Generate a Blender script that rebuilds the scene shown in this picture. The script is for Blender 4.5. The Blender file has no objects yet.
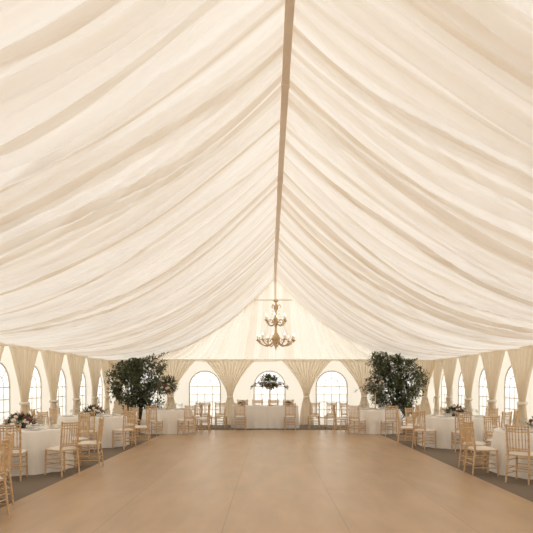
import bpy, math, random
import numpy as np
from mathutils import Vector, Matrix
random.seed(7); rng=np.random.default_rng(11)
scene=bpy.context.scene
scene.view_settings.view_transform='Standard'
scene.view_settings.look='None'
scene.view_settings.exposure=0.0
COL=scene.collection

# ---------------- layout constants ----------------
XL,XR,XC=-5.8,6.0,0.2      # side walls, ridge
YB,YF=19.3,-3.0            # far / near gable
ZE,ZR=2.32,5.17            # eave, ridge height
K=0.90                     # furniture scale

# ---------------- materials ----------------
def mat(name):
    m=bpy.data.materials.new(name); m.use_nodes=True
    nt=m.node_tree; nt.nodes.clear()
    out=nt.nodes.new('ShaderNodeOutputMaterial')
    return m,nt,out
def simple(name,col,rough=0.6,metal=0.0,noise=0.0,scale=20,emit=None,es=0,sheen=0,bump=0):
    m,nt,out=mat(name)
    b=nt.nodes.new('ShaderNodeBsdfPrincipled')
    b.inputs['Roughness'].default_value=rough; b.inputs['Metallic'].default_value=metal
    b.inputs['Base Color'].default_value=(*col,1)
    if noise>0 or bump>0:
        tc=nt.nodes.new('ShaderNodeTexCoord')
        n=nt.nodes.new('ShaderNodeTexNoise'); n.inputs['Scale'].default_value=scale; n.inputs['Detail'].default_value=4
        nt.links.new(tc.outputs['Object'],n.inputs['Vector'])
        if noise>0:
            r=nt.nodes.new('ShaderNodeValToRGB')
            r.color_ramp.elements[0].position=.3; r.color_ramp.elements[1].position=.7
            r.color_ramp.elements[0].color=(*[c*(1-noise) for c in col],1)
            r.color_ramp.elements[1].color=(*[min(1,c*(1+noise)) for c in col],1)
            nt.links.new(n.outputs['Fac'],r.inputs['Fac']); nt.links.new(r.outputs['Color'],b.inputs['Base Color'])
        if bump>0:
            bp=nt.nodes.new('ShaderNodeBump'); bp.inputs['Strength'].default_value=bump; bp.inputs['Distance'].default_value=0.01
            nt.links.new(n.outputs['Fac'],bp.inputs['Height']); nt.links.new(bp.outputs['Normal'],b.inputs['Normal'])
    if emit:
        b.inputs['Emission Color'].default_value=(*emit,1); b.inputs['Emission Strength'].default_value=es
    nt.links.new(b.outputs[0],out.inputs[0]); return m
def fabric(name,light,dark,tlight,tdark,mixf=0.5,nscale=3.0):
    """translucent cloth; 'dens' attribute = overlapping cloth layers, plus darkening put into the colour along folds"""
    m,nt,out=mat(name); N=nt.nodes; L=nt.links
    at=N.new('ShaderNodeAttribute'); at.attribute_name='fold_tone'
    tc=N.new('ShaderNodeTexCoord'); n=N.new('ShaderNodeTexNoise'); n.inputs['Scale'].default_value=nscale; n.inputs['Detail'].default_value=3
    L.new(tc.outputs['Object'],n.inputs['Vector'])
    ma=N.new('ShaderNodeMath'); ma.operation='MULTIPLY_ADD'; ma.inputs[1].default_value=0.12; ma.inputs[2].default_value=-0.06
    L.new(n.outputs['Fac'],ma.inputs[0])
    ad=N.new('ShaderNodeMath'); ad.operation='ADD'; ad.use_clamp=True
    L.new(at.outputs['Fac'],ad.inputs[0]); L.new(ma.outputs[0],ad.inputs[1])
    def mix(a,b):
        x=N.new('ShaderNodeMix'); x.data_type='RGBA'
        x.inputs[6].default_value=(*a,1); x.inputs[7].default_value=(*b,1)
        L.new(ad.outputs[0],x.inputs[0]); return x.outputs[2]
    d=N.new('ShaderNodeBsdfDiffuse'); t=N.new('ShaderNodeBsdfTranslucent')
    L.new(mix(light,dark),d.inputs[0]); L.new(mix(tlight,tdark),t.inputs[0])
    ms=N.new('ShaderNodeMixShader'); ms.inputs[0].default_value=mixf
    L.new(d.outputs[0],ms.inputs[1]); L.new(t.outputs[0],ms.inputs[2]); L.new(ms.outputs[0],out.inputs[0])
    return m
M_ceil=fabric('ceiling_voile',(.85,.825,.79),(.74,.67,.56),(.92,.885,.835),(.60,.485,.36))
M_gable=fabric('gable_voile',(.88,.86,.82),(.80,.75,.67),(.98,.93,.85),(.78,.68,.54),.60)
M_wall=fabric('wall_canvas',(.86,.84,.79),(.78,.73,.65),(.94,.89,.80),(.7,.62,.5),.58)
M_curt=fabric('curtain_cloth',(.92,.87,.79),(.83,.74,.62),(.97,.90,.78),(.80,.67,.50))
M_cloth=simple('table_linen',(.90,.87,.83),.8,noise=.03,scale=60)
M_wood=simple('chair_champagne_wood',(.68,.48,.28),.35,.15,noise=.15,scale=25)
M_cush=simple('seat_cushion',(.86,.81,.73),.9)
M_gold=simple('antique_gold',(.66,.48,.26),.38,.45,noise=.25,scale=30)
M_bulb=simple('candle_bulb',(1,.9,.7),.5,emit=(1,.85,.6),es=2.2)
M_candle=simple('candle_sleeve',(.85,.78,.65),.5)
M_crys=simple('crystal',(.9,.86,.78),.08,.1)
M_leaf=simple('dark_leaf',(.075,.092,.045),.45,noise=.5,scale=9)
M_leaf2=simple('leaf_olive',(.15,.17,.08),.45,noise=.4,scale=9)
M_bark=simple('bark',(.12,.08,.05),.9,noise=.3,scale=30)
M_pot=simple('planter_black',(.03,.03,.03),.5)
M_soil=simple('soil',(.05,.035,.02),1)
M_fl=simple('flower_cream',(.86,.72,.62),.8,noise=.1)
M_fl2=simple('flower_burgundy',(.26,.07,.07),.8,noise=.3)
M_plate=simple('china',(.82,.80,.76),.25)
M_frame=simple('window_frame_white',(.80,.78,.74),.5)
M_beam=simple('beam_tan',(.92,.82,.69),.5,noise=.03,scale=5)
M_rope=simple('tieback_cord',(.88,.80,.66),.7)
M_grass=simple('gravel_outside',(.68,.66,.60),1,noise=.12,scale=2)
def mglass():
    m,nt,out=mat('clear_glass'); N=nt.nodes
    t=N.new('ShaderNodeBsdfTransparent'); t.inputs[0].default_value=(.93,.94,.93,1)
    g=N.new('ShaderNodeBsdfGlossy'); g.inputs['Roughness'].default_value=.08
    x=N.new('ShaderNodeMixShader'); x.inputs[0].default_value=.12
    nt.links.new(t.outputs[0],x.inputs[1]); nt.links.new(g.outputs[0],x.inputs[2]); nt.links.new(x.outputs[0],out.inputs[0]); return m
M_glass=mglass()
def mwindow():
    m,nt,out=mat('window_pvc'); N=nt.nodes
    t=N.new('ShaderNodeBsdfTransparent'); t.inputs[0].default_value=(.95,.94,.91,1)
    g=N.new('ShaderNodeBsdfTranslucent'); g.inputs[0].default_value=(.95,.92,.86,1)
    x=N.new('ShaderNodeMixShader'); x.inputs[0].default_value=.40
    nt.links.new(t.outputs[0],x.inputs[1]); nt.links.new(g.outputs[0],x.inputs[2]); nt.links.new(x.outputs[0],out.inputs[0]); return m
M_pvc=mwindow()
def mfloor():
    m,nt,out=mat('dance_floor_boards'); N=nt.nodes; L=nt.links
    tc=N.new('ShaderNodeTexCoord')
    mp=N.new('ShaderNodeMapping'); mp.inputs['Rotation'].default_value=(0,0,math.pi/2); mp.inputs['Location'].default_value=(0,.45,0)
    L.new(tc.outputs['Object'],mp.inputs['Vector'])
    br=N.new('ShaderNodeTexBrick'); br.offset=0.0
    br.inputs['Scale'].default_value=1; br.inputs['Brick Width'].default_value=2.44; br.inputs['Row Height'].default_value=1.22
    br.inputs['Mortar Size'].default_value=.007; br.inputs['Mortar Smooth'].default_value=.5
    br.inputs['Color1'].default_value=(.49,.345,.215,1); br.inputs['Color2'].default_value=(.515,.365,.23,1); br.inputs['Mortar'].default_value=(.38,.25,.15,1)
    L.new(mp.outputs[0],br.inputs['Vector'])
    n=N.new('ShaderNodeTexNoise'); n.inputs['Scale'].default_value=1.6; n.inputs['Detail'].default_value=7
    mp2=N.new('ShaderNodeMapping'); mp2.inputs['Scale'].default_value=(2.5,.6,1); L.new(tc.outputs['Object'],mp2.inputs['Vector']); L.new(mp2.outputs[0],n.inputs['Vector'])
    r=N.new('ShaderNodeValToRGB'); r.color_ramp.elements[0].color=(.88,.87,.86,1); r.color_ramp.elements[1].color=(1.07,1.06,1.05,1)
    r.color_ramp.elements[0].position=.3; r.color_ramp.elements[1].position=.7
    L.new(n.outputs['Fac'],r.inputs['Fac'])
    mx=N.new('ShaderNodeMix'); mx.data_type='RGBA'; mx.blend_type='MULTIPLY'; mx.inputs[0].default_value=1
    L.new(br.outputs['Color'],mx.inputs[6]); L.new(r.outputs['Color'],mx.inputs[7])
    b=N.new('ShaderNodeBsdfPrincipled'); b.inputs['Roughness'].default_value=.33
    b.inputs['Specular IOR Level'].default_value=.35
    L.new(mx.outputs[2],b.inputs['Base Color']); L.new(b.outputs[0],out.inputs[0]); return m
M_floor=mfloor()
M_carpet=simple('carpet_taupe',(.20,.155,.115),1,noise=.15,scale=80,bump=.3)

# ---------------- mesh helpers ----------------
class MB:
    def __init__(s): s.v=[]; s.f=[]; s.m=[]; s.sm=[]
    def add(s,vs,fs,mi=0,smooth=True):
        o=len(s.v); s.v+= [tuple(v) for v in vs]
        for f in fs: s.f.append(tuple(i+o for i in f)); s.m.append(mi); s.sm.append(smooth)
    def cyl(s,p0,p1,r0,r1=None,n=8,mi=0,cap=True):
        r1=r0 if r1 is None else r1
        p0=Vector(p0);p1=Vector(p1);d=(p1-p0).normalized()
        a=d.orthogonal().normalized(); b=d.cross(a)
        vs=[];fs=[]
        for i in range(n):
            t=2*math.pi*i/n; o=a*math.cos(t)+b*math.sin(t)
            vs.append(p0+o*r0); vs.append(p1+o*r1)
        for i in range(n):
            j=(i+1)%n; fs.append((2*i,2*j,2*j+1,2*i+1))
        s.add(vs,fs,mi)
        if cap: s.add(vs,[tuple(2*i for i in range(n))[::-1],tuple(2*i+1 for i in range(n))],mi,False)
    def lathe(s,prof,c=(0,0,0),n=20,mi=0):
        vs=[];fs=[];k=len(prof)
        for i in range(n):
            t=2*math.pi*i/n
            for r,z in prof: vs.append((c[0]+r*math.cos(t),c[1]+r*math.sin(t),c[2]+z))
        for i in range(n):
            j=(i+1)%n
            for q in range(k-1): fs.append((i*k+q,j*k+q,j*k+q+1,i*k+q+1))
        s.add(vs,fs,mi)
    def tube(s,pts,r,n=6,mi=0):
        for i in range(len(pts)-1):
            ra=r[i] if isinstance(r,list) else r; rb=r[i+1] if isinstance(r,list) else r
            s.cyl(pts[i],pts[i+1],ra,rb,n,mi,cap=(i in(0,len(pts)-2)))
    def box(s,a,b,mi=0):
        x0,y0,z0=a;x1,y1,z1=b
        vs=[(x0,y0,z0),(x1,y0,z0),(x1,y1,z0),(x0,y1,z0),(x0,y0,z1),(x1,y0,z1),(x1,y1,z1),(x0,y1,z1)]
        s.add(vs,[(3,2,1,0),(4,5,6,7),(0,1,5,4),(1,2,6,5),(2,3,7,6),(3,0,4,7)],mi,False)
    def sph(s,c,r,n=8,mi=0,sz=1):
        prof=[(r*math.sin(math.pi*i/n)+1e-5,-r*sz*math.cos(math.pi*i/n)) for i in range(n+1)]
        s.lathe(prof,c,n+2,mi)
    def mesh(s,name,mats):
        me=bpy.data.meshes.new(name); me.from_pydata(s.v,[],s.f)
        for m in mats: me.materials.append(m)
        me.polygons.foreach_set('material_index',s.m); me.polygons.foreach_set('use_smooth',s.sm)
        me.update(); return me
def obj(name,me,loc=(0,0,0),rot=0,parent=None,scale=1):
    o=bpy.data.objects.new(name,me); COL.objects.link(o); o.location=loc; o.rotation_euler=(0,0,rot); o.scale=(scale,)*3
    if parent: o.parent=parent
    return o
def empty(name,loc,rot=0,scale=1):
    e=bpy.data.objects.new(name,None); COL.objects.link(e); e.location=loc; e.rotation_euler=(0,0,rot); e.empty_display_size=.2; e.scale=(scale,)*3; return e
def gridmesh(name,P,fold_tone,mat_):
    """P: (a,b,3) array"""
    a,b,_=P.shape
    idx=np.arange(a*b).reshape(a,b)
    F=np.stack([idx[:-1,:-1],idx[1:,:-1],idx[1:,1:],idx[:-1,1:]],-1).reshape(-1,4)
    me=bpy.data.meshes.new(name)
    me.from_pydata(P.reshape(-1,3).tolist(),[],F.tolist())
    me.polygons.foreach_set('use_smooth',np.ones(len(F),bool))
    at=me.attributes.new('fold_tone','FLOAT','POINT'); at.data.foreach_set('value',fold_tone.reshape(-1).astype(np.float32))
    me.materials.append(mat_); me.update(); return me

# ---------------- ceiling liner ----------------
def ss(x): x=np.clip(x,0,1); return x*x*(3-2*x)
def prof_z(dx,half,Y):
    t=np.clip(np.abs(dx)/half,0,1)
    p=1.9+0.35*ss((Y-3)/12)
    return ZE+(ZR-ZE)*(1-t)**p
def pleat_profile(lo,hi,wmin,wmax,seed,smooth=0.02,ds=None):
    r=np.random.default_rng(seed); st=.004; q=np.arange(lo,hi,st)
    h=np.zeros_like(q); d=np.zeros_like(q); x=lo
    while x<hi:
        w=r.uniform(wmin,wmax); m=(q>=x)&(q<x+w); t=(q[m]-x)/w
        sk=t**r.uniform(.7,1.4)
        h[m]=np.sin(math.pi*sk)**.8*w*r.uniform(.6,1.1)
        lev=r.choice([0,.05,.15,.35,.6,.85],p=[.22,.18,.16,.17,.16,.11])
        d[m]=lev+.35*np.exp(-t*w/.03)+.2*np.exp(-(1-t)*w/.03)  # overlap tone per pleat, plus crease darkening painted along both edges
        x+=w
    def sm(a,s):
        k=int(s/st)*2+1; ker=np.hanning(k+2)[1:-1]; ker/=ker.sum(); return np.convolve(a,ker,'same')
    return q,sm(h,smooth),sm(d,ds or smooth)
def liner(side,seed):
    half=(XC-XL) if side<0 else (XR-XC)
    q=np.arange(YF,YB+.001,.015); q[-1]=YB
    u=np.linspace(0,1,60)
    Q,U=np.meshgrid(q,u,indexing='ij'); DX=U*half
    tap=1-ss((Q-11)/7.5)
    Y=Q-0.10*DX*tap*ss((Q-YF)/2)
    W=Q+.10*np.sin(.9*Q+1.1*DX+seed)+.07*np.sin(2.3*Q-1.7*DX+2*seed)+.03*np.sin(5*Q+2.6*DX)
    pq,ph,pd=pleat_profile(YF-2,YB+2,.07,.20,seed,.024,.045)
    h=np.interp(W,pq,ph); d=np.interp(W,pq,pd)
    pq,ph2,pd2=pleat_profile(YF-4,YB+4,.04,.12,seed+50,.014,.022)
    W2=Q-.07*DX+.12*np.sin(1.3*Q+.8*DX)
    h2=np.interp(W2,pq,ph2); d2=np.interp(W2,pq,pd2)
    amp=(.35+.65*np.sin(np.pi*np.clip(U,0,1))**.6)
    Z=prof_z(DX,half,Y)-amp*(h*.66+h2*.28)
    Z+= -.03*np.sin(1.05*Q)**2*np.sin(np.pi*U)
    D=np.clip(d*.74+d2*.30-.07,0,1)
    X=XC+side*DX
    return gridmesh('ceiling',np.stack([X,Y,Z],-1),D,M_ceil)
ceil=empty('ceiling',(0,0,0))
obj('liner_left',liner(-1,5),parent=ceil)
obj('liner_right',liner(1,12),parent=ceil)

# ridge beam
b=MB()
b.box((XC-.045,YF,ZR-.13),(XC+.045,YB-.02,ZR-.05))
for y in np.arange(0.5,19,3.1): b.box((XC-.052,y-.04,ZR-.138),(XC+.052,y+.04,ZR-.04))
obj('ridge_beam',b.mesh('ridge_beam',[M_beam]))

# ---------------- gable drapes ----------------
def gable(name,Y,seed,flip):
    n=560; x=np.linspace(XL,XR,n); k=40; t=np.linspace(0,1,k)
    dx=x-XC; half=np.where(dx<0,XC-XL,XR-XC)
    top=prof_z(dx,half,np.full(n,Y))+.02
    pq,ph,pd=pleat_profile(-9,9,.10,.34,seed)
    P=np.zeros((n,k,3)); D=np.zeros((n,k))
    for j,tt in enumerate(t):
        fan=1-.30*tt
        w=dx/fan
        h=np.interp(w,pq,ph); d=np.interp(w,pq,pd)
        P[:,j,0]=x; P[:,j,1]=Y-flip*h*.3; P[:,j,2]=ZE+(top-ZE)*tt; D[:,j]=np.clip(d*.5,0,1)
    return gridmesh(name,P,D,M_gable)
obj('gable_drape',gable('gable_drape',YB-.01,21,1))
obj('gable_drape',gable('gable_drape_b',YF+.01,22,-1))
b=MB()
zb=4.36; hw=.62
b.cyl((XC-hw-.1,YB-.16,zb),(XC+hw,YB-.16,zb),.022)
b.cyl((XC,YB-.16,zb),(XC,YB-.16,ZR-.1),.02)
obj('gable_crossbar',b.mesh('gable_crossbar',[M_beam]))

# ---------------- walls with arched windows ----------------
WW=1.08; ZS,ZT=0.26,1.89
def arch(x):
    r=WW/2; return ZT-r+math.sqrt(max(0,r*r-x*x))
def wall(name,p0,p1,centers,wn):
    p0=Vector(p0);p1=Vector(p1);L=(p1-p0).length;d=(p1-p0)/L
    b=MB(); P=lambda s,z:(p0.x+d.x*s,p0.y+d.y*s,z)
    cur=0
    for c in sorted(centers):
        a0=c-WW/2
        b.add([P(cur,0),P(a0,0),P(a0,ZE),P(cur,ZE)],[(0,1,2,3)],0,False)
        n=16
        for i in range(n):
            x0=-WW/2*math.cos(math.pi*i/n); x1=-WW/2*math.cos(math.pi*(i+1)/n)
            b.add([P(c+x0,0),P(c+x1,0),P(c+x1,ZS),P(c+x0,ZS)],[(0,1,2,3)],0,False)
            b.add([P(c+x0,arch(x0)),P(c+x1,arch(x1)),P(c+x1,ZE),P(c+x0,ZE)],[(0,1,2,3)],0,False)
        cur=c+WW/2
    b.add([P(cur,0),P(L,0),P(L,ZE),P(cur,ZE)],[(0,1,2,3)],0,False)
    me=b.mesh(name,[M_wall]); at=me.attributes.new('fold_tone','FLOAT','POINT')
    obj(name,me)
    ang=math.atan2(d.y,d.x)
    for c in centers:
        o=obj('window_%d'%wn[0],WIN,(p0.x+d.x*c,p0.y+d.y*c,0),ang); wn[0]+=1
def window_mesh():
    b=MB(); r=WW/2; zc=ZT-r
    pts=[(-r,0,ZS),(-r,0,zc)]+[(-r*math.cos(math.pi*i/16),0,zc+r*math.sin(math.pi*i/16)) for i in range(1,16)]+[(r,0,zc),(r,0,ZS)]
    b.tube(pts+[pts[0]],.022,6,0)
    for x in (-r/2,0,r/2): b.cyl((x,0,ZS),(x,0,zc),.011,None,6,0)
    for q in (1,2,3): b.cyl((-r,0,ZS+(zc-ZS)*q/4),(r,0,ZS+(zc-ZS)*q/4),.011,None,6,0)
    b.cyl((-r,0,zc),(r,0,zc),.013,None,6,0)
    b.tube([(-.5*r*math.cos(math.pi*i/10),0,zc+.5*r*math.sin(math.pi*i/10)) for i in range(11)],.010,6,0)
    for a in (45,90,135):
        a=math.radians(a); b.cyl((.5*r*math.cos(a),0,zc+.5*r*math.sin(a)),(r*math.cos(a),0,zc+r*math.sin(a)),.010,None,6,0)
    b.add(pts,[tuple(range(len(pts)))],1,False)
    return b.mesh('window',[M_frame,M_pvc])
WIN=window_mesh(); wn=[1]
SP=1.7
side=[18.55-SP*i for i in range(13)]
side=[y for y in side if y>YF+.7]
wall('wall_left',(XL,YF,0),(XL,YB,0),[y-YF for y in side],wn)
wall('wall_right',(XR,YF,0),(XR,YB,0),[y-YF for y in side],wn)
backc=[-4.45,-2.25,0.02,2.2,4.45]
wall('wall_back',(XL,YB,0),(XR,YB,0),[x-XL for x in backc],wn)
b=MB(); b.add([(XL,YF,0),(XR,YF,0),(XR,YF,ZE),(XL,YF,ZE)],[(0,1,2,3)]); me=b.mesh('wall_front',[M_wall]); me.attributes.new('fold_tone','FLOAT','POINT'); obj('wall_front',me)

# ---------------- curtains ----------------
def curtain_mesh(wtop,seed,ztie=.98,wbot=.50,wt=.17,ex=1.8):
    k=70; n=130; z=np.linspace(.012,2.28,k); s=np.linspace(-1,1,n)
    P=np.zeros((n,k,3)); D=np.zeros((n,k)); r=np.random.default_rng(seed)
    npl=12; ph=r.uniform(0,6); jit=np.cumsum(r.uniform(.6,1.4,n)); jit=(jit-jit[0])/(jit[-1]-jit[0])
    base=np.sin(2*np.pi*npl*jit+ph); b2=np.sin(2*np.pi*5*jit+ph*2)
    for j,zz in enumerate(z):
        if zz>ztie: t=(zz-ztie)/(2.28-ztie); w=wt+(wtop-wt)*t**ex; dep=.03+.022*t
        else: t=(ztie-zz)/ztie; w=wt+(wbot-wt)*(1-(1-t)**2); dep=.035+.015*t
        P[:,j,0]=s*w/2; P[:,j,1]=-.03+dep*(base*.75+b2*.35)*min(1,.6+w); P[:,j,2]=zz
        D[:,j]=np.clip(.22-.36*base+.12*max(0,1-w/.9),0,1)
    return gridmesh('curtain',P,D,M_curt)
def tie_mesh(sx):
    b=MB(); b.lathe([(.082,-.04),(.100,-.022),(.106,0),(.100,.022),(.082,.04)],(0,0,0),20)
    b.v=[(x*sx,y-.03,z+.98) for x,y,z in b.v]
    b.tube([(0,-.13,.97),(.02,-.14,.88),(.015,-.14,.80)],[.012,.016,.022],8)
    return b.mesh('tieback',[M_rope])
TIE=tie_mesh(1.0); TIES=tie_mesh(1.7)
CU=[curtain_mesh(SP*.92,i,wbot=.58,wt=.30,ex=1.35) for i in range(3)]
CUB=[curtain_mesh(1.8,i+5,wt=.19,ex=1.6) for i in range(2)]
ci=0
for sx,rot in ((XL+.17,math.pi/2),(XR-.17,-math.pi/2)):
    for y in side+[side[0]+SP]:
        yy=min(y-SP/2,YB-.3)
        if yy<YF+.9: continue
        e=empty('curtain',(sx,yy,0),rot)
        obj('drape',CU[ci%3],parent=e); obj('tieback',TIES,parent=e); ci+=1
for x in (-3.4,-1.35,1.3,3.3):
    e=empty('curtain',(x,YB-.2,0),0); obj('drape',CUB[ci%2],parent=e); obj('tieback',TIE,parent=e); ci+=1
for x in (-5.2,5.4):
    e=empty('curtain',(x,YB-.2,0),0); obj('drape',curtain_mesh(.9,9),parent=e); obj('tieback',TIE,parent=e)
def valance(name,p0,p1,seed,inward):
    p0=Vector((*p0,0));p1=Vector((*p1,0));L=(p1-p0).length;d=(p1-p0)/L; iw=Vector((*inward,0))
    n=int(L/.02); k=8; s=np.linspace(0,L,n)
    pq,ph,pd=pleat_profile(-1,L+1,.04,.12,seed,.012); h=np.interp(s,pq,ph); dd=np.interp(s,pq,pd)
    P=np.zeros((n,k,3)); D=np.zeros((n,k))
    for j in range(k):
        t=j/(k-1); zz=ZE-.02-.09*t*(1+.12*np.sin(s*2*np.pi/SP))
        off=.26+h*.3
        P[:,j,0]=p0.x+d.x*s+iw.x*off; P[:,j,1]=p0.y+d.y*s+iw.y*off; P[:,j,2]=zz; D[:,j]=.3*dd
    obj(name,gridmesh(name,P,D,M_curt))
valance('trim_1',(XL,YF),(XL,YB),31,(1,0)); valance('trim_2',(XR,YF),(XR,YB),32,(-1,0)); valance('trim_3',(XL,YB),(XR,YB),33,(0,-1))

# ---------------- floor ----------------
fx=[XL-.1,-3.05,3.15,XR+.1]; fy=[YF-.1,17.1,YB+.1]
b=MB()
for i in range(3):
    for j in range(2):
        b.add([(fx[i],fy[j],0),(fx[i+1],fy[j],0),(fx[i+1],fy[j+1],0),(fx[i],fy[j+1],0)],[(0,1,2,3)],0 if (i==1 and j==0) else 1,False)
obj('floor',b.mesh('floor',[M_floor,M_carpet]))
b=MB(); b.add([(-60,-60,-.03),(60,-60,-.03),(60,80,-.03),(-60,80,-.03)],[(0,1,2,3)]); obj('gravel_ground',b.mesh('gravel_ground',[M_grass]))

# ---------------- chiavari chair ----------------
def chair_mesh():
    b=MB()
    def leg(p0,p1,r0,r1,rings=()):
        b.cyl(p0,p1,r0,r1,8,0)
        p0=Vector(p0);p1=Vector(p1)
        for t in rings:
            c=p0.lerp(p1,t); dd=(p1-p0).normalized()*.006
            b.cyl(c-dd,c+dd,r0*1.35,None,8,0)
    fl=[(-.185,.19),( .185,.19)]
    for x,y in fl: leg((x*1.04,y+.012,0),(x,y,.44),.013,.018,(.12,.3,.5,.7,.9))
    for sx in (-1,1):
        leg((sx*.178,-.235,0),(sx*.165,-.185,.44),.013,.018,(.15,.4,.65,.9))
        leg((sx*.165,-.185,.44),(sx*.172,-.235,.92),.018,.014,(.12,.5,.72,.97))
        b.sph((sx*.172,-.236,.925),.016,6)
    def bp(x,z):
        t=(z-.44)/.48; return (x*(1+.04*t),-.185-.05*t,z)
    for z,r in ((.905,.014),(.86,.011),(.815,.011),(.55,.011),(.515,.012)):
        pts=[]
        for i in range(5):
            x=-.165+.33*i/4; p=bp(x,z); pts.append((p[0],p[1]-.018*(1-(x/.165)**2),z))
        b.tube(pts,r,6)
    for i in range(6):
        x=-.12+.24*i/5
        o=.018*(1-(x/.165)**2)
        a=bp(x,.515); c=bp(x,.905); b.cyl((a[0],a[1]-o,.515),(c[0],c[1]-o,.905),.0085,.0085,6)
        m=bp(x,.69); b.cyl((m[0],m[1]-o,.685),(m[0],m[1]-o,.70),.012,None,6)
    b.box((-.20,-.20,.425),(.20,.205,.448))
    for z in (.14,.22):
        for sx in (-1,1): b.cyl((sx*.187,.197,z),(sx*.172,-.215,z),.009,None,6)
    for z in (.18,.26):
        b.cyl((-.187,.197,z),(.187,.197,z),.009,None,6)
    b.cyl((-.172,-.215,.20),(.172,-.215,.20),.009,None,6); b.cyl((-.172,-.21,.27),(.172,-.21,.27),.009,None,6)
    for z in (.35,):
        b.cyl((-.185,.192,z),(.185,.192,z),.008,None,6)
        for sx in (-1,1): b.cyl((sx*.185,.19,z),(sx*.168,-.195,z),.008,None,6)
    N=10; vs=[];fs=[]
    for i in range(N+1):
        for j in range(N+1):
            x=-.19+.38*i/N;y=-.185+.375*j/N
            e=max(abs(2*i/N-1),abs(2*j/N-1)); vs.append((x,y,.449+.042*(1-e**4)))
    for i in range(N):
        for j in range(N): a=i*(N+1)+j; fs.append((a,a+N+1,a+N+2,a+1))
    b.add(vs,fs,1)
    return b.mesh('dining_chair',[M_wood,M_cush])
CH=chair_mesh()
def chair(x,y,tx,ty,jit=0,s=K):
    a=math.atan2(ty-y,tx-x)-math.pi/2+jit
    return obj('dining_chair',CH,(x,y,0),a,scale=s)

# ---------------- table ----------------
def cloth_mesh(R,seed):
    r=random.Random(seed); n=160; b=MB(); H=.755; vs=[];fs=[]
    ph=[r.uniform(0,6) for _ in range(4)]
    rows=[(0,0),(.5,0),(.9,0),(.985,.0),(1.0,-.012)]+[(1.0,-.03-.72*i/10) for i in range(11)]
    KK=len(rows)
    for i in range(n):
        t=2*math.pi*i/n
        f=math.sin(14*t+ph[0]+.8*math.sin(3*t+ph[1]))*.6+.4*math.sin(23*t+ph[2])
        for (rr,dz) in rows:
            d=-dz/.75
            rad=R*rr
            if dz<-.013: rad=R+.06*d**.8+.045*f*min(1,d*1.6)
            vs.append((rad*math.cos(t),rad*math.sin(t),max(.006,H+dz)))
    for i in range(n):
        j=(i+1)%n
        for q in range(KK-1): fs.append((i*KK+q,j*KK+q,j*KK+q+1,i*KK+q+1))
    b.add(vs,fs,0); return b.mesh('tablecloth',[M_cloth])
def leaf(b,c,d,up,l,w,mi):
    d=d.normalized(); s=d.cross(up)
    if s.length<1e-3: s=d.orthogonal()
    s.normalize(); nrm=s.cross(d)
    c=Vector(c)
    b.add([c,c+d*l*.5+s*w*.5+nrm*w*.15,c+d*l,c+d*l*.5-s*w*.5+nrm*w*.15],[(0,1,2),(0,2,3)],mi,False)
def rv(r):
    while True:
        v=Vector((r.uniform(-1,1),r.uniform(-1,1),r.uniform(-1,1)))
        if .05<v.length<1: return v.normalized()
def center_mesh(seed,R=.31,flat=.55,nl=320,nf=24):
    r=random.Random(seed); b=MB()
    b.lathe([(.001,0),(.08,0),(.10,.08),(.09,.09),(.001,.09)],(0,0,0),12,4)
    for _ in range(nl):
        v=rv(r); v.z=abs(v.z); p=Vector((v.x*R*r.uniform(.3,1),v.y*R*r.uniform(.3,1),.05+v.z*R*flat*r.uniform(.3,1.1)))
        leaf(b,p,v+Vector((0,0,.25))+rv(r)*.5,Vector((0,0,1)),r.uniform(.06,.13),r.uniform(.028,.055),r.choice([0,0,1]))
    for _ in range(nf):
        v=rv(r); v.z=abs(v.z); p=(v.x*R*.85,v.y*R*.85,.08+v.z*R*flat*1.0)
        b.sph(p,r.uniform(.028,.05),6,r.choice([2,2,3]),.8)
    return b.mesh('flower_centerpiece',[M_leaf,M_leaf2,M_fl,M_fl2,M_pot])
CE=[center_mesh(i) for i in range(3)]
def settings_mesh(R,ns,a0):
    b=MB()
    for k in range(ns):
        a=a0+2*math.pi*k/ns; ca,sa=math.cos(a),math.sin(a)
        c=((R-.2)*ca,(R-.2)*sa,0)
        b.lathe([(.001,.004),(.08,.004),(.13,.016),(.132,.013),(.08,0),(.001,0)],c,18,0)
        for q in range(3): b.cyl((c[0],c[1],.02+q*.004),(c[0]+.0,c[1],.026+q*.004),.05-.01*q,.045-.01*q,8,2)
        for off,hh in ((.13,.19),(.21,.16)):
            gx=(R-.36)*ca-sa*off; gy=(R-.36)*sa+ca*off
            b.lathe([(.032,0),(.032,.003),(.004,.008),(.004,hh*.5),(.028,hh*.62),(.036,hh*.8),(.031,hh)],(gx,gy,0),12,1)
        for off in (-.16,.16):
            x0=c[0]-sa*off;y0=c[1]+ca*off
            b.cyl((x0-ca*.1,y0-sa*.1,.005),(x0+ca*.1,y0+sa*.1,.005),.004,None,5,3)
    return b.mesh('place_settings',[M_plate,M_glass,M_cush,M_gold])
ti=0
def table(x,y,R,angs,center='low',a0=0):
    global ti
    e=empty('round_dining_table',(x,y,0),0,K); obj('tablecloth',cloth_mesh(R,ti),parent=e)
    b=MB(); b.cyl((0,0,.735),(0,0,.75),R-.02,None,32); b.cyl((0,0,0),(0,0,.735),.05,None,10); b.cyl((-.4,0,.02),(.4,0,.02),.02); b.cyl((0,-.4,.02),(0,.4,.02),.02)
    obj('table_frame',b.mesh('table_frame',[M_wood]),parent=e)
    obj('place_settings',settings_mesh(R,8,a0),(x,y,.757*K),scale=K)
    if center=='low': obj('flower_centerpiece',CE[ti%3],(x,y,.757*K),ti,scale=K)
    cr=(R+.36)*K
    for a in angs:
        a=math.radians(a); chair(x+cr*math.cos(a),y+cr*math.sin(a),x,y,random.uniform(-.1,.1))
    ti+=1
table(-4.1,5.75,.85,[40,0,-42,85,130,175])
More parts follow.
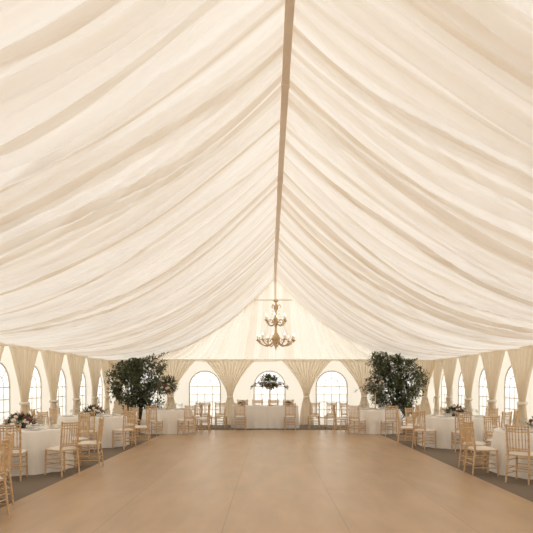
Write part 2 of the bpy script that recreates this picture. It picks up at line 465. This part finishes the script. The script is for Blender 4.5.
table(-4.15,9.2,.85,[12,-33,-72,-120,58,105,150,195])
table(-4.1,12.8,.85,[10,-35,-78,-125,58,105,150,195])
table(-3.0,16.3,.80,[-5,-50,-100,-150,50],'tall')
table(4.4,5.3,.85,[135,178,215,85,40,0])
table(4.4,8.75,.85,[188,228,270,310,148,106,60,20])
table(4.3,12.7,.85,[172,215,258,305,128,80,30,-15])
table(3.15,16.3,.80,[185,230,-80,-30,130],'tall')

def tall_mesh(seed,H,R,flat=.75,nl=520):
    r=random.Random(seed); b=MB()
    b.lathe([(.001,0),(.10,0),(.10,.012),(.03,.03),(.02,.08)],(0,0,0),16,4)
    b.cyl((0,0,.03),(0,0,H),.02,None,8,4)
    b.lathe([(.02,H-.12),(.035,H-.06),(.07,H),(.08,H+.05),(.001,H+.05)],(0,0,0),12,4)
    for _ in range(nl):
        v=rv(r); k=r.uniform(.3,1)
        p=Vector((v.x*R*k,v.y*R*k,H+.10+v.z*R*flat*k))
        leaf(b,p,v+rv(r)*.6,Vector((0,0,1)),r.uniform(.07,.15),r.uniform(.03,.06),r.choice([0,0,1]))
    for _ in range(7):
        a=r.uniform(0,6.28); p=Vector((math.cos(a)*R*.8,math.sin(a)*R*.8,H))
        for q in range(7):
            p2=p+Vector((math.cos(a)*.05,math.sin(a)*.05,.04 if q<2 else -.035)); b.cyl(p,p2,.003,None,4,0)
            for _ in range(3): leaf(b,p2,rv(r),Vector((0,0,1)),.08,.035,0)
            p=p2
    for _ in range(22):
        v=rv(r); b.sph((v.x*R*.85,v.y*R*.85,H+.1+v.z*R*flat*.85),r.uniform(.03,.055),6,r.choice([2,2,3]),.8)
    return b.mesh('tall_flower_arrangement',[M_leaf,M_leaf2,M_fl,M_fl2,M_gold])
obj('tall_flower_arrangement',tall_mesh(1,.62,.30),(-3.0,16.3,.757*K))
obj('tall_flower_arrangement',tall_mesh(2,.62,.30),(3.15,16.3,.757*K))

# ---------------- head table ----------------
HX,HY=-.12,17.95; HL=2.2; HD=.75
def rect_cloth():
    b=MB()
    def rr(t):
        a=t*2*math.pi; c,s=math.cos(a),math.sin(a); p=10
        k=(abs(c)**p+abs(s)**p)**(-1/p); return c*k,s*k
    N=260; vs=[];fs=[];rows=[0,-.01]+[-.03-.715*i/9 for i in range(10)]
    for i in range(N):
        u,v=rr(i/N)
        x=u*HL/2;y=v*HD/2
        f=math.sin(i*2*math.pi*26/N)
        for dz in rows:
            d=-dz/.75
            nx,ny=(u if abs(u)>.97 else 0),(v if abs(v)>.97 else 0)
            vs.append((x+nx*(.03*d+.025*f*d),y+ny*(.03*d+.025*f*d),.755+dz))
    KK=len(rows)
    for i in range(N):
        j=(i+1)%N
        for q in range(KK-1): fs.append((i*KK+q,j*KK+q,j*KK+q+1,i*KK+q+1))
    b.add(vs,fs,0); b.add(vs,[tuple(i*KK for i in range(N))],0,False)
    for sx in (-1,1):
        for sy in (-1,1): b.cyl((sx*1,sy*.28,0),(sx*1,sy*.28,.74),.02,None,8,1)
    return b.mesh('cloth',[M_cloth,M_wood])
HK=.96
e=empty('head_table',(HX,HY,0),0,HK); obj('cloth',rect_cloth(),parent=e)
for x in (-.78,-.27,.27,.78): chair(HX+x,HY+.68,HX+x,HY,0,.97)
for x in (-.78,.78): chair(HX+x,HY-.70,HX+x,HY)
b=MB()
for x in (-.78,-.3,.3,.78):
    b.lathe([(.001,.004),(.08,.004),(.13,.016),(.132,.013),(.08,0),(.001,0)],(x,.2,0),18,0)
    b.lathe([(.032,0),(.032,.003),(.004,.008),(.004,.1),(.028,.12),(.036,.15),(.031,.19)],(x+.17,.05,0),12,1)
obj('place_settings',b.mesh('place_settings_h',[M_plate,M_glass]),(HX,HY,.757*HK),scale=HK)
obj('tall_flower_arrangement',tall_mesh(3,.68,.34,.62,620),(0.03,17.95,.757*HK))
obj('flower_centerpiece',CE[0],(HX-.75,HY-.1,.757*HK),scale=.55); obj('flower_centerpiece',CE[1],(HX+.75,HY-.1,.757*HK),scale=.55)
for x,y in ((-2.05,17.8),(-1.55,17.7),(1.45,17.7),(2.0,17.8)): chair(x,y,x*.9,y+5)

# ---------------- trees ----------------
def tree(x,y,seed,H=2.5,W=.92):
    r=random.Random(seed); b=MB()
    b.lathe([(.001,0),(.17,0),(.22,.32),(.235,.34),(.20,.34),(.19,.30),(.001,.30)],(0,0,0),20,2)
    b.lathe([(.001,.305),(.19,.305)],(0,0,0),16,3)
    blobs=[]
    for k in range(11):
        a=r.uniform(0,6.28); rad=r.uniform(.15,.62)*W; z=r.uniform(.9,H-.5)
        pts=[Vector((r.uniform(-.05,.05),r.uniform(-.05,.05),.3))]
        for q in range(1,6):
            t=q/5; pts.append(Vector((math.cos(a)*rad*t**1.3+r.uniform(-.03,.03),math.sin(a)*rad*t**1.3,.3+(z-.3)*t)))
        b.tube(pts,[.028-.0045*q for q in range(6)],6,1)
    for k in range(72):
        z=.46+(H-.56)*((k+.5)/72)**.9; t=(z-.4)/(H-.4)
        wr=W*(.45+.6*math.sin(math.pi*min(1,t*1.0))**.8)*(1-.25*max(0,t-.6)/.4)
        a=r.uniform(0,6.28); q=math.sqrt(r.uniform(.02,.95))*r.choice([1,1,.75,1.18])
        blobs.append((Vector((math.cos(a)*wr*q,math.sin(a)*wr*q,z)),r.uniform(.12,.24)))
    def lim(p,m=.27):
        wx=x+p.x; half=(XC-XL) if wx<XC else XR-XC
        return p.z>float(prof_z(np.array(wx-XC),half,np.array(float(y))))-m or p.z<.34 or p.y>YB-.55-y
    for c,br in blobs:
        if not lim(c): b.cyl(c*.6+Vector((0,0,.25*c.z)),c,.006,.003,4,1)
        for _ in range(int(800*br)):
            v=rv(r); p=c+v*br*r.uniform(.2,1.25)
            d=v+rv(r)*.9; l=r.uniform(.07,.13)
            if lim(p) or lim(p+d.normalized()*l,.2): continue
            leaf(b,p,d,Vector((0,0,1)),l,r.uniform(.035,.065),r.choice([0,0,4,4]))
    for _ in range(60):
        z=r.uniform(.9,H-.1); a=r.uniform(0,6.28); p=Vector((math.cos(a)*W*.7,math.sin(a)*W*.7,z))
        d=Vector((math.cos(a),math.sin(a),r.uniform(.1,1.0))).normalized()
        for q in range(8):
            p2=p+d*.05
            if lim(p2): break
            b.cyl(p,p2,.004,None,4,1)
            for _ in range(3): leaf(b,p2,d+rv(r),Vector((0,0,1)),.09,.04,4)
            p=p2
    obj('potted_tree',b.mesh('potted_tree',[M_leaf,M_bark,M_pot,M_soil,M_leaf2]),(x,y,0))
tree(-4.10,17.5,4,2.72,.78); tree(4.02,17.5,9,2.74,.76)

# ---------------- chandelier ----------------
def chandelier():
    e=empty('chandelier',(.2,16.0,0))
    b=MB()
    z=ZR-.13
    while z>3.96:
        b.cyl((0,0,z),(0,0,z-.05),.009,None,5); b.sph((0,0,z-.06),.014,5); z-=.07
    b.cyl((0,0,z),(0,0,3.88),.009,None,5)
    b.lathe([(.001,3.90),(.05,3.88),(.08,3.84),(.03,3.80),(.02,3.74),(.06,3.68),(.07,3.62),(.025,3.55),(.02,3.40),(.06,3.30),(.085,3.22),(.045,3.14),(.025,3.05),(.035,2.92),(.10,2.84),(.12,2.76),(.08,2.68),(.03,2.60),(.05,2.54),(.02,2.47),(.001,2.40)],(0,0,0),16)
    c=MB(); cr=MB()
    def arm(a,rad,z0,z1,sag):
        pts=[]
        for i in range(13):
            t=i/12; r_=.04+(rad-.04)*t; zz=z0+(z1-z0)*t-sag*math.sin(math.pi*t)
            pts.append((r_*math.cos(a),r_*math.sin(a),zz))
        b.tube(pts,.016,6)
        sp=[]
        for i in range(12):
            th=i*.5; rr=.08*(1-i/14); cx=rad*.5
            sp.append(((cx+rr*math.cos(th))*math.cos(a),(cx+rr*math.cos(th))*math.sin(a),(z0+z1)/2-sag*.35+.05+rr*math.sin(th)))
        b.tube(sp,.009,5)
        x,y=rad*math.cos(a),rad*math.sin(a)
        b.lathe([(.001,z1-.02),(.03,z1),(.06,z1+.02),(.055,z1+.025),(.015,z1+.02),(.018,z1+.05)],(x,y,0),12)
        c.cyl((x,y,z1+.04),(x,y,z1+.14),.015,None,8,0)
        c.lathe([(.001,z1+.22),(.009,z1+.20),(.018,z1+.165),(.010,z1+.14)],(x,y,0),8,1)
        for k in range(3):
            cr.lathe([(.001,-.025),(.012,0),(.001,.02)],(x*(1-.14*k),y*(1-.14*k),z1-.06-.03*k),6)
    for i in range(10): arm(i*math.tau/10+.15,.54,2.68,2.68,.14)
    for i in range(6): arm(i*math.tau/6+.4,.31,3.18,3.26,.09)
    for i in range(5):
        a=i*math.tau/5
        b.tube([(.02*math.cos(a),.02*math.sin(a),3.66),(.11*math.cos(a),.11*math.sin(a),3.74),(.15*math.cos(a),.15*math.sin(a),3.68),(.12*math.cos(a),.12*math.sin(a),3.64)],.010,5)
    for i in range(10):
        a=i*math.tau/10+.15
        for k in range(16):
            t=k/15; rr=.10+.42*t; zz=3.55-.82*t-.16*math.sin(math.pi*t)
            cr.sph((rr*math.cos(a),rr*math.sin(a),zz),.012,4)
    for i in range(16):
        a=i*math.tau/16
        cr.lathe([(.001,-.04),(.012,0),(.001,.02)],(.11*math.cos(a),.11*math.sin(a),2.66),6)
    obj('frame',b.mesh('frame',[M_gold]),parent=e)
    obj('candles',c.mesh('candles',[M_candle,M_bulb]),parent=e)
    obj('crystals',cr.mesh('crystals',[M_crys]),parent=e)
chandelier()

# ---------------- world / light ----------------
w=bpy.data.worlds.new('World'); scene.world=w; w.use_nodes=True
nt=w.node_tree; bg=nt.nodes['Background']
bg.inputs[0].default_value=(1,.97,.925,1); bg.inputs[1].default_value=1.80
# ---------------- camera ----------------
cam=bpy.data.cameras.new('camera'); co=bpy.data.objects.new('camera',cam); COL.objects.link(co)
co.location=(0,0,1.4); co.rotation_euler=(math.pi/2,0,0)
cam.sensor_width=36; cam.lens=36*550/533; cam.shift_y=(385-266.5)/533; cam.shift_x=-2.5/533; cam.clip_end=300
scene.camera=co
